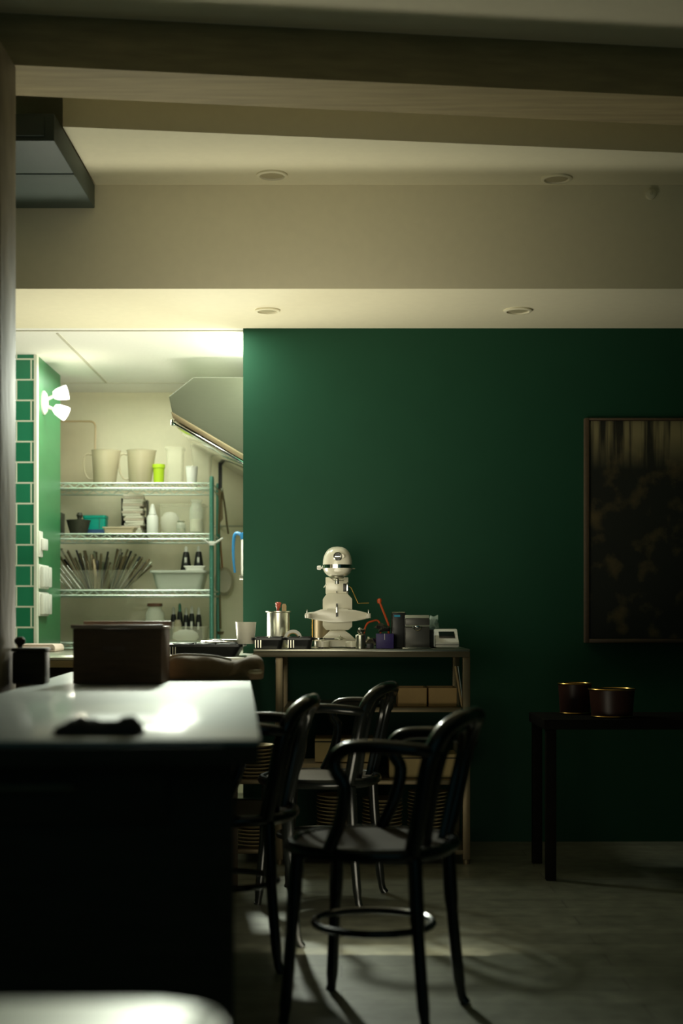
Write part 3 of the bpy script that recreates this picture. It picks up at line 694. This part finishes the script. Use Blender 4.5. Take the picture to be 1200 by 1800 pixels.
# head : capsule along depth
m = MB(); rings = []
prof = [(-.155, .02), (-.152, .45), (-.140, .72), (-.115, .90), (-.07, .98), (0, 1.0), (.08, .98), (.14, .90), (.17, .70), (.182, .35), (.184, .02)]
hw = .0635; zb = U(0, 1015)[1]; zt_ = U(0, 962)[1]; zc = U(0, 992)[1]
for y, s_ in prof:
    ring = []
    for k in range(28):
        a = 2*PI*k/28; c_, n_ = math.cos(a), math.sin(a)
        ex = .75 if n_ < 0 else 1.0
        x = hw*s_*(abs(c_)**.78)*(1 if c_ > 0 else -1)
        zz = (zt_-zc)*n_*s_ if n_ > 0 else (zc-zb)*(-(abs(n_)**.55))*(s_**.5)
        if n_ < 0: x *= (1-.12*abs(n_))
        ring.append(m.bm.verts.new((x, y, zc+zz)))
    rings.append(ring)
for a, b in zip(rings, rings[1:]):
    for k in range(28): m.bm.faces.new([a[k], a[(k+1) % 28], b[(k+1) % 28], b[k]])
m.bm.faces.new(rings[0]); m.bm.faces.new(rings[-1][::-1])
head = m.build('head', offw, mx_)
# chrome band
bz = U(0, 998)[1]; m = MB(); rr = []
side = [(p_[1], p_[0]) for p_ in prof]
out_ = [(hw*a_*1.03+.0012, y_*1.012) for a_, y_ in side]+[(-(hw*a_*1.03+.0012), y_*1.012) for a_, y_ in side[::-1]]
for dz, gr in ((-.0075, .97), (-.0075, 1.0), (.0075, 1.0), (.0075, .97)):
    rr.append([m.bm.verts.new((x_*gr, y_*gr, bz+dz)) for x_, y_ in out_])
for i in range(4):
    a, b = rr[i], rr[(i+1) % 4]; K = len(out_)
    for k in range(K): m.bm.faces.new([a[k], a[(k+1) % K], b[(k+1) % K], b[k]])
m.build('chrome_band', chrome, mx_)
RX = Matrix.Rotation(PI/2, 3, 'X')
hx, hz = U(593.5, 981.5)
hub = MB().lathe([(.016, .135), (.0175, .135), (.0185, .166), (.015, .167), (.0145, .150), (.0, .150)], c=(hx, 0, hz), rot=RX).build('attachment_hub', chrome, mx_)
MB().lathe([(0, .151), (.0143, .151), (.0143, .156), (0, .156)], c=(hx, 0, hz), rot=RX).build('hub_socket', blackpl, hub)
MB().box((hx-.012, -.1585, hz-.0015), (hx+.012, -.1565, hz+.0015)).build('drive_slot', chrome, hub)
kb = MB().lathe([(.004, 0), (.004, .014), (.009, .016), (.010, .024), (.007, .028), (0, .028)], c=(hx+.020, -.138, hz+.001), rot=Matrix.Rotation(PI/2, 3, 'X'), n=14); kb.build('hub_knob', offw, mx_)
kx, kz = U(562, 999)
MB().lathe([(0, -.012), (.006, -.012), (.009, -.008), (.010, .004), (.004, .006), (.004, .024), (0, .024)], c=(kx, -.04, kz), rot=Matrix.Rotation(PI/2, 3, 'Y'), n=16).build('speed_knob', white, mx_)
kx, kz = U(621, 1001); MB().lathe([(0, 0), (.003, 0), (.003, .012), (0, .012)], c=(kx-.006, -.06, kz), n=8, rot=Matrix.Rotation(PI/2, 3, 'Y')).build('side_pin', chrome, mx_)
# shaft under head
sx_, sz_ = U(592, 1017)
MB().lathe([(0, 0), (.032, 0), (.034, -.006), (.020, -.011), (.009, -.013), (.009, -.032), (0, -.033)], c=(sx_, -.085, sz_+.006)).build('beater_shaft', steel, mx_)
MB().tube([((U(580, 0)[0]), -.10, U(0, 1016)[1]), (U(587, 0)[0], -.10, U(0, 1022)[1]), (U(604, 0)[0], -.10, U(0, 1022)[1])], .0018, 6).build('wire_guard', chrome, mx_)
# yoke with arms
yo = [(535, 1081), (540, 1077), (552, 1076), (564, 1074), (574, 1070), (611, 1070), (624, 1075), (642, 1077), (651, 1079), (652, 1085), (647, 1088), (625, 1092), (600, 1094), (580, 1094), (560, 1091), (543, 1088), (536, 1085)]
m = MB(); m.prism(pr(yo), -.035, -.003, .005); m.build('bowl_yoke', offw, mx_)
for px in (538, 650): m = MB(); m.prism([(x+U(px, 0)[0]*.93, y-.085) for x, y in rect(.022, .13, .010)], U(0, 1087)[1], U(0, 1079)[1], .003, axis='z'); m.build('yoke_arm', offw, mx_)
for px in (538, 649): MB().lathe([(0, 0), (.003, 0), (.003, .015), (.002, .018), (0, .018)], c=(U(px, 0)[0]*.96, -.10, U(0, 1079)[1]), n=10).build('locating_pin', chrome, mx_)
cx, cz_ = U(592, 1073); m = MB(); m.box((cx-.0045, -.043, U(0, 1085)[1]), (cx+.0045, -.033, U(0, 1064)[1]), .002); cl = m.build('bowl_clip', chrome, mx_)
MB().box((cx-.0045, -.0445, U(0, 1084)[1]), (cx+.0045, -.0432, U(0, 1077.5)[1])).box((cx-.004, -.0345, U(0, 1066)[1]), (cx+.004, -.0332, U(0, 1061.5)[1])).build('clip_slot', blackpl, cl)
# lift lever and left catch
MB().box((U(608.5, 0)[0], -.002, U(0, 1043)[1]), (U(613, 0)[0], .02, U(0, 1024)[1]), .002).build('lever_bracket', chrome, mx_)
p = [(U(613, 0)[0], .0, U(0, 1031)[1]), (U(617, 0)[0], -.005, U(0, 1034)[1]), (U(629, 0)[0], -.02, U(0, 1061)[1]), (U(648, 0)[0], -.02, U(0, 1060.5)[1])]
MB().tube(p, .0022, 8).build('lift_lever', brass, mx_)
MB().tube([(U(573, 0)[0], .02, U(0, 1027)[1]), (U(569, 0)[0], .01, U(0, 1033)[1])], .002, 6).build('catch', chrome, mx_)

# beater lying on mixer foot / flat tool
t = thing('mixer_whisk', 'dark flat utensil lying on the mixer foot', 'utensil', (PX(577, 6.02), 6.025, zt+.036), 0)
MB().lathe([(.016, 0), (.022, .001), (.022, .007), (.016, .007), (.016, 0)], c=(-.042, 0, 0), n=24, sx=1.3, sy=1.0).build('ring', chrome, t)
MB().box((-.016, -.004, .0), (.035, .004, .006), .002).build('shank', blackmt, t)
MB().lathe([(0, 0), (.025, 0), (.026, .003), (.010, .012), (.003, .014), (0, .02)], c=(.048, 0, 0), n=24).build('cap', steel, t)

# right of mixer
t = thing('small_canister', 'small shiny cylinder topped with foil beside the mixer', 'canister', (PX(633.5, 5.97), 5.97, zt))
MB().lathe([(0, 0), (.0205, 0), (.021, .003), (.021, .056), (.019, .058), (0, .058)], n=28).build('can_wall', steel, t)
def crumple(mbn, c, r, seed, n=2, amp=.45, sc=(1, 1, 1)):
    rnd = random.Random(seed); b = bmesh.new(); bmesh.ops.create_icosphere(b, subdivisions=n, radius=r)
    for v in b.verts: v.co *= 1+rnd.uniform(-amp, amp*.5); v.co = Vector((v.co.x*sc[0], v.co.y*sc[1], v.co.z*sc[2]))
    mbn.merge(b, Matrix.Translation(c))
m = MB(); crumple(m, (.002, 0, .072), .016, 3, sc=(1, 1, 1.0)); crumple(m, (.006, 0, .060), .010, 4, sc=(1.6, 1, .4)); m.build('foil_cap', foil, t)
m = MB(); crumple(m, (0, 0, .022), .024, 8, sc=(1.1, .8, .9)); o = m.build('foil_ball', foil); o.location = (PX(651, 6.05), 6.06, zt+.006); tag(o, 'crumpled pale foil between the small cylinder and purple box', 'foil')
MBb = MB().box((-.015, -.02, 0), (.015, .02, .022), .003).build('black_box', blackpl); MBb.location = (PX(650, 5.98), 5.98, zt); tag(MBb, 'tiny black box beside the small shiny cylinder', 'box')
t = thing('purple_box', 'purple cardboard box beside the black case', 'box', (PX(676, 6.02), 6.02, zt))
MB().box((-.037, -.04, 0), (.037, .04, .062), .003).build('box_body', purple, t)
MB().box((-.003, -.0415, .036), (-.001, -.0403, .062)).build('opening_flap', white, t)
m = MB(); crumple(m, (0, 0, .022), .026, 12, amp=.6, sc=(1.2, 1, .8)); o = m.build('crumpled_wrapper', mat('dark_foil', (.12, .12, .10), .25, .8, bump=.5, scale=30)); o.location = (PX(672, 6.04), 6.03, zt+.064); tag(o, 'dark shiny crumpled wrapper on the purple box', 'wrapper')
t = thing('orange_spatula', 'orange spatula sticking up behind the purple box', 'spatula', (PX(684, 6.12), 6.12, zt+.002))
MB().tube([(.0, 0, .0), (-.004, 0, .10), (-.04, 0, .19)], [.005, .005, .0045], 8).build('shaft', orange, t)
MB().lathe([(0, -.010), (.008, -.009), (.010, 0), (.009, .010), (0, .013)], c=(-.043, 0, .198), n=14).build('spatula_tip', orange, t)
o = MB().tube(cat([(-.03, 0, 0), (-.03, .0, .06), (-.018, 0, .098), (.004, 0, .110), (.03, 0, .112), (.04, 0, .08), (.04, 0, 0)]), .004, 8).build('orange_cable', orange); o.location = (PX(652, 6.13), 6.13, zt+.004); tag(o, 'orange cable loop rising behind the foil', 'cable')
t = thing('black_case', 'upright black case with a blue mark on the steel table', 'case', (PX(700, 6.1), 6.10, zt))
MB().box((-.030, -.04, 0), (.030, .05, .150), .003).build('case_body', blackpl, t)
MB().tube([(-.028, -.043, .09), (-.028, -.043, .152), (.026, -.043, .152)], .0016, 5).build('wire_edge', steel, t)
MB().box((-.020, -.0415, .132), (.006, -.0402, .141)).build('blue_mark', mat('sky_blue_label', (.0, .30, .50), .5), t)
t = thing('napkin_dispenser', 'grey tilted top dispenser with a round pull on the steel table', 'dispenser', (PX(732, 6.0), 6.0, zt))
MB().prism([(-.050, .004), (.052, .004), (.052, .09), (-.050, .09)], -.05, .05, .004).build('housing', mat('dark_grey_metal', (.10, .10, .09), .4, .5, var=.1), t)
MB().box((-.062, -.058, 0), (.058, .055, .0038), .001).build('foot_plate', steel, t)
m = MB(); m.box((-.050, -.05, .091), (.052, -.046, .152), .001, rot=Matrix.Rotation(math.radians(-38), 3, 'X'), org=(0, -.048, .091)); m.build('lid', mat('grey_lid', (.30, .33, .29), .35, .5, var=.08), t)
MB().box((-.050, -.045, .0905), (.052, .05, .128), .004).build('top_block', mat('dark_grey_metal', (0, 0, 0)), t)
MB().tube([(.017*math.cos(a), -.056, .092-.017*math.sin(a)) for a in [k*PI/12 for k in range(13)]], .0018, 6).box((-.008, -.058, .088), (.008, -.05, .096), .001).build('pull_ring', chrome, t)
m = MB(); crumple(m, (0, 0, .0), .034, 21, amp=.5, sc=(.9, .8, 1.1)); o = m.build('plastic_bag', mat('crumpled_clear_film', (.45, .60, .52), .12, var=.3, alpha=.65, bump=.6, scale=25)); o.location = (PX(762, 6.14), 6.14, zt+.105); tag(o, 'crumpled clear bag on the dark block behind the dispenser', 'bag')
o = MB().box((-.03, -.04, 0), (.03, .04, .078), .006).build('dark_block', blackpl); o.location = (PX(757, 6.14), 6.14, zt); tag(o, 'dark block between the dispenser and the scale', 'box')
t = thing('kitchen_scale', 'white kitchen scale with a dark display at the table end', 'scale', (PX(784, 6.02), 6.03, zt))
MB().prism([(-.05, .003), (-.05, .026), (.06, .082), (.066, .080), (.066, .003)], -.048, .052, .006, axis='x').build('scale_body', white, t)
R = Matrix.Rotation(math.atan2(.056, .11), 3, 'X')
MB().box((-.030, -.026, -.001), (.036, .030, .0015), .0005, rot=R, org=(0, 0, 0)).build('display', screenm, t).location = (0, .004, .0555)
MB().box((-.049, -.0515, .014), (.050, -.0505, .016)).build('seam', gasket, t)

# ------------------------------------------------------------------ long dark wooden table
TH = .82; ang = math.atan2(.224, 3.17)      # turned four degrees
tb = thing('long_wooden_table', 'long dark wooden table lit along its glossy top', 'table', (-.135, 2.38, 0), ang)
TW, TL = .69, 3.17
MB().box((-TW, 0.002, TH-.010), (0, TL, TH), .003).build('table_top', tablewood, tb)
MB().box((-TW, 0, TH-.045), (-.001, TL-.002, TH-.0105), .003).build('edge_board', darkwood, tb)
MB().box((-TW+.045, .10, .0), (-.045, .14, TH-.0455), .003).build('end_panel', darkwood, tb)
MB().box((-TW+.045, TL-.14, .0), (-.045, TL-.10, TH-.0455), .003).build('end_panel', darkwood, tb)
MB().box((-TW+.05, .141, TH-.14), (-TW+.07, TL-.141, TH-.0455)).build('rail', darkwood, tb); MB().box((-.08, .141, TH-.075), (-.06, TL-.141, TH-.0455)).build('rail', darkwood, tb)
dr = MB().box((-TW+.15, .085, TH-.15), (-.16, .099, TH-.05), .003).build('drawer', darkwood, tb)
MB().tube(cat([(-.47, .09, .735), (-.46, .068, .735), (-.33, .066, .735), (-.32, .09, .735)]), .006).build('handle', steeld, dr)
def ontable(px, py):                      # point on the table top seen at this pixel
    Y = (CZ-TH)*F/(py-HY); return (PX(px, Y), Y, TH+.001)
# wooden crate
p = ontable(203, 1203); cr = thing('wooden_crate', 'open dark wooden crate standing on the long table', 'crate', (p[0], 4.57, TH+.001), .02)
w, d, h = .275, .26, .172; tt = .014
for nm, a, b in (('front_board', (-w/2, -d/2, 0), (w/2, -d/2+tt, h)), ('back_board', (-w/2, d/2-tt, 0), (w/2, d/2, h)), ('side_board', (-w/2, -d/2+tt+.0005, 0), (-w/2+tt, d/2-tt-.0005, h)), ('side_board', (w/2-tt, -d/2+tt+.0005, 0), (w/2, d/2-tt-.0005, h)), ('bottom_board', (-w/2+tt+.0005, -d/2+tt+.0005, 0), (w/2-tt-.0005, d/2-tt-.0005, .01))):
    MB().box(a, b, .002).build(nm, cratewood, cr)
m = MB(); m.box((-w/2-.006, -d/2-.006, h+.0005), (w/2+.006, -d/2+.018, h+.013), .002); m.box((-w/2-.006, d/2-.018, h+.0005), (w/2+.006, d/2+.006, h+.024), .002); m.box((-w/2-.006, -d/2+.018, h+.0005), (-w/2+.016, d/2-.018, h+.008), .002); m.box((w/2-.016, -d/2+.018, h+.0005), (w/2+.006, d/2-.018, h+.008), .002)
m.build('rim', mat('lit_rim_wood', (.75, .50, .38), .4, var=.2), cr)  # light from the kitchen on the rim is put into this paler colour
MB().box((-.045, -d/2-.0015, .098), (.025, -d/2-.0003, .118), .0004).build('faded_mark', mat('faded_brown', (.24, .13, .09), .6), cr)
# brown bag behind the crate
p = ontable(368, 1192)
bgt = thing('canvas_bag', 'brown slouching bag lying on the far end of the long table', 'bag', (PX(372, 4.85), 4.85, TH+.001), .03)
m = MB(); prof = [(-.175, .0), (-.18, .03), (-.165, .062), (-.12, .079), (-.05, .080), (.02, .073), (.07, .062), (.085, .060), (.10, .066), (.135, .078), (.165, .070), (.178, .045), (.176, .0)]
rings = []
for j in range(9):
    v = j/8*2-1; s_ = math.sqrt(max(0, 1-abs(v)**3))*.25+.75
    rings.append([m.bm.verts.new((x*s_, v*.10, z_*(1-.75*v**4)+.003*math.sin(x*60+j))) for x, z_ in [(px_, max(0, pz_)) for px_, pz_ in [(q[0], q[1]) for q in cat([(a, b, 0) for a, b in prof], 4)]]])
for a, b in zip(rings, rings[1:]):
    for k in range(len(a)-1): m.bm.faces.new([a[k], a[k+1], b[k+1], b[k]])
m.bm.faces.new(rings[0]); m.bm.faces.new(rings[-1][::-1])
for v in m.bm.verts: v.co.z = max(v.co.z, 0)
m.build('bag_body', brownc, bgt)
m = MB(); m.tube(cat([(-.165, -.06, .060), (-.12, -.062, .080), (-.05, -.063, .082), (.02, -.063, .076), (.07, -.062, .065)]), .004).build('top_highlight', mat('highlight_and_tab', (.34, .30, .17), .6), bgt)  # pale tube added as the highlight along the bag's top edge
m = MB(); m.lathe([(0, -.008), (.022, -.006), (.028, 0), (.022, .006), (0, .008)], c=(.152, -.094, .026), sx=.9, sy=.6).build('end_tab', mat('highlight_and_tab', (0, 0, 0)), bgt)
# dark cloth heap
p = ontable(172, 1294)
m = MB(); n = 22; nn = 12; gv = {}
hgt = [(-.075, .2), (-.055, .75), (-.03, 1.0), (-.005, .78), (.02, .72), (.045, 1.05), (.065, 1.0), (.078, .15)]
def prf(u):
    x = -.075+u*.153
    for (a, b), (c_, d_) in zip(hgt, hgt[1:]):
        if a <= x <= c_: return b+(d_-b)*(x-a)/(c_-a)
    return .1
for i in range(n+1):
    for j in range(nn+1):
        u = i/n; v = j/nn; e = math.sin(PI*v)**.6*prf(u)
        gv[i, j] = m.bm.verts.new((-.078+u*.156+.004*math.sin(9*v+i), -.045+v*.09*(1+.12*math.sin(5*u)), max(0, .030*e+.004*math.sin(i*1.9+j*1.3)*e)))
for i in range(n):
    for j in range(nn): m.bm.faces.new([gv[i, j], gv[i+1, j], gv[i+1, j+1], gv[i, j+1]])
bd = [gv[i, 0] for i in range(n+1)]+[gv[n, j] for j in range(1, nn+1)]+[gv[i, nn] for i in range(n-1, -1, -1)]+[gv[0, j] for j in range(nn-1, 0, -1)]
m.bm.faces.new(bd[::-1])
o = m.build('dark_cloth', cloth); o.location = (PX(172, 2.47), 2.485, TH+.0005); tag(o, 'crumpled dark cloth near the front edge of the long table', 'cloth')
# dark box beside post
t = thing('dark_canister', 'dark square caddy beside the wooden post on the long table', 'caddy', (PX(60, 4.5)-.005, 4.48, TH+.001), ang)
MB().box((-.050, -.06, 0), (.050, .06, .10), .006).build('caddy_body', darkwood, t)
MB().box((-.053, -.063, .1005), (.053, .063, .112), .004).build('lid', darkwood, t)
MB().lathe([(0, .1125), (.008, .1125), (.008, .118), (.017, .128), (.017, .138), (.01, .146), (0, .147)], c=(-.035, 0, 0), n=16).build('knob', darkwood, t)

# ------------------------------------------------------------------ bentwood armchairs (face -x)
def chair():
    t = thing('bentwood_armchair', 'x', 'chair')
    m = MB(); m.tube([(.205*math.copysign(abs(math.cos(a))**.8, math.cos(a)), .205*math.copysign(abs(math.sin(a))**.8, math.sin(a)), .440) for a in [2*PI*k/40 for k in range(40)]], .017, 10, closed=True, flat=.9)
    m.build('seat_ring', blackgl, t)
    m = MB(); m.lathe([(0, .440), (.10, .442), (.178, .452), (.189, .452), (.189, .436), (0, .430)], n=40)
    for v in m.bm.verts:
        r = math.hypot(v.co.x, v.co.y)
        if r > .001:
            a = math.atan2(v.co.y, v.co.x); k = ((abs(math.cos(a))**.8)**2+(abs(math.sin(a))**.8)**2)**.5
            v.co.x = r*k*math.copysign(abs(math.cos(a))**.8, math.cos(a))/k; v.co.y = r*k*math.copysign(abs(math.sin(a))**.8, math.sin(a))/k
    m.build('seat', seatm, t)
    for s in (-1, 1):
        MB().tube(cat([(-.150, s*.150, .440), (-.162, s*.158, .25), (-.178, s*.172, .02), (-.186, s*.176, 0)]), [.019]*6+[.016]*6+[.013]*7, 10).build('leg', blackgl, t)
        MB().tube(cat([(.160, s*.150, .430), (.170, s*.155, .25), (.190, s*.165, .04), (.205, s*.168, 0)]), [.019]*6+[.016]*6+[.013]*7, 10).build('leg', blackgl, t)
    # back bow
    MB().tube(cat([(.155, -.155, .445), (.180, -.170, .56), (.205, -.175, .68), (.230, -.155, .742), (.255, -.095, .772), (.264, 0, .779), (.255, .095, .772), (.230, .155, .742), (.205, .175, .68), (.180, .170, .56), (.155, .155, .445)], 8), .021, 12).build('back_bow', blackgl, t)
    MB().tube(cat([(.165, -.07, .445), (.190, -.085, .58), (.213, -.085, .68), (.228, -.045, .735), (.232, 0, .745), (.228, .045, .735), (.213, .085, .68), (.190, .085, .58), (.165, .07, .445)], 8), .012, 8).build('inner_bow', blackgl, t)
    # arm hoop
    for s in (-1, 1):
        MB().tube(cat([(.222, s*.165, .695), (.17, s*.210, .706), (.09, s*.228, .712), (.015, s*.230, .706), (-.018, s*.230, .682), (-.018, s*.230, .650), (.004, s*.226, .610), (-.010, s*.218, .53), (-.045, s*.205, .450)], 7), .0175, 10).build('arm', blackgl, t)
    # stretchers
    m = MB(); m.tube([(.155*math.cos(a)+.002, .150*math.sin(a), .235) for a in [2*PI*k/36 for k in range(36)]], .010, 8, closed=True); m.build('stretcher_ring', blackgl, t)
    return t
C0 = chair()
def put(o, x, y, rz, lab): o.location = (x, y, 0); o.rotation_euler = (0, 0, rz); o['label'] = lab
put(C0, PX(655, 3.70), 3.70, math.radians(-20), 'black bentwood armchair nearest to us, its whole seat visible')
c1 = dup(C0, (PX(562, 5.22), 5.22, 0), math.radians(-16), 'black bentwood armchair in the rear, in front of the steel table')
c2 = dup(C0, (-.350, 4.30, 0), math.radians(-8), 'black bentwood armchair pushed against the long table')

# ------------------------------------------------------------------ near pale table at the bottom left
t = thing('pale_side_table', 'pale round cornered table top blurred at the bottom left', 'table', (-.27, 1.0, 0))
zt2 = .685
m = MB(); m.prism(rect(.34, .50, .06, 8), zt2-.025, zt2, bev=.004, axis='z'); m.build('table_top', paletop, t)
MB().lathe([(.15, 0), (.15, .015), (.03, .03), (.022, .05), (.022, zt2-.03), (.06, zt2-.0255), (0, zt2-.0255)]).build('pedestal', blackmt, t)

# ------------------------------------------------------------------ picture and pots at the right
pic = thing('framed_picture', 'large framed forest picture hanging on the green wall', 'picture', (PX(1027, 6.52)+.34, 6.548, PZ(735, 6.52)-.515))
fw, fh = .34, .515
o = MB().box((-fw+.022, -.018, -fh+.02), (fw-.022, -.006, fh-.012)).build('canvas', paintingmat(), pic)
fm = mat('thin_frame_wood', (.09, .06, .035), .5, var=.2, stretch=(1, 1, 6))
MB().box((-fw, -.035, -fh), (-fw+.020, 0, fh), .002).box((fw-.020, -.035, -fh), (fw, 0, fh), .002).box((-fw+.02, -.035, fh-.010), (fw-.02, 0, fh), .002).box((-fw+.02, -.035, -fh), (fw-.02, 0, -fh+.018), .002).build('frame', fm, pic)
cab = thing('dark_bench', 'dark low bench carrying the brass rimmed pots', 'bench', (1.05, 5.75, 0))
zb_ = .632
MB().box((-.26, -.20, zb_-.04), (.45, .25, zb_), .004).build('bench_top', blackmat, cab)
for x, y in ((-.23, -.17), (.42, -.17), (-.23, .22), (.42, .22)): MB().box((x-.02, y-.02, 0), (x+.02, y+.02, zb_-.0405), .003).build('leg', blackmat, cab)
def pot(px, Y, r, h, label):
    t = thing('plant_pot', label, 'pot', (PX(px, Y), Y, zb_+.001))
    MB().lathe([(0, 0), (r*.86, 0), (r*.88, .006), (r*.97, h*.9), (r*.98, h-.004), (r*.93, h-.004), (r*.9, h*.85), (r*.82, .01), (0, .01)], n=40).build('pot_wall', maroon, t)
    MB().tube([(r*math.cos(a), r*math.sin(a), h) for a in [2*PI*k/40 for k in range(40)]], .0028, 6, closed=True).build('brass_rim', brass, t)
    MB().tube([(r*.885*math.cos(a), r*.885*math.sin(a), .005) for a in [2*PI*k/40 for k in range(40)]], .0022, 6, closed=True).build('brass_foot', brass, t)
    MB().lathe([(0, h*.70), (r*.88, h*.70), (r*.88, h*.72), (0, h*.75)], n=24).build('soil', mat('dark_soil', (.03, .022, .015), .9, bump=.5, scale=60), t)
pot(1075, 5.68, .092, .112, 'maroon pot with a bright brass rim, right one of two')
pot(1010, 5.88, .070, .125, 'dark pot with a faint brass rim, left one of two')
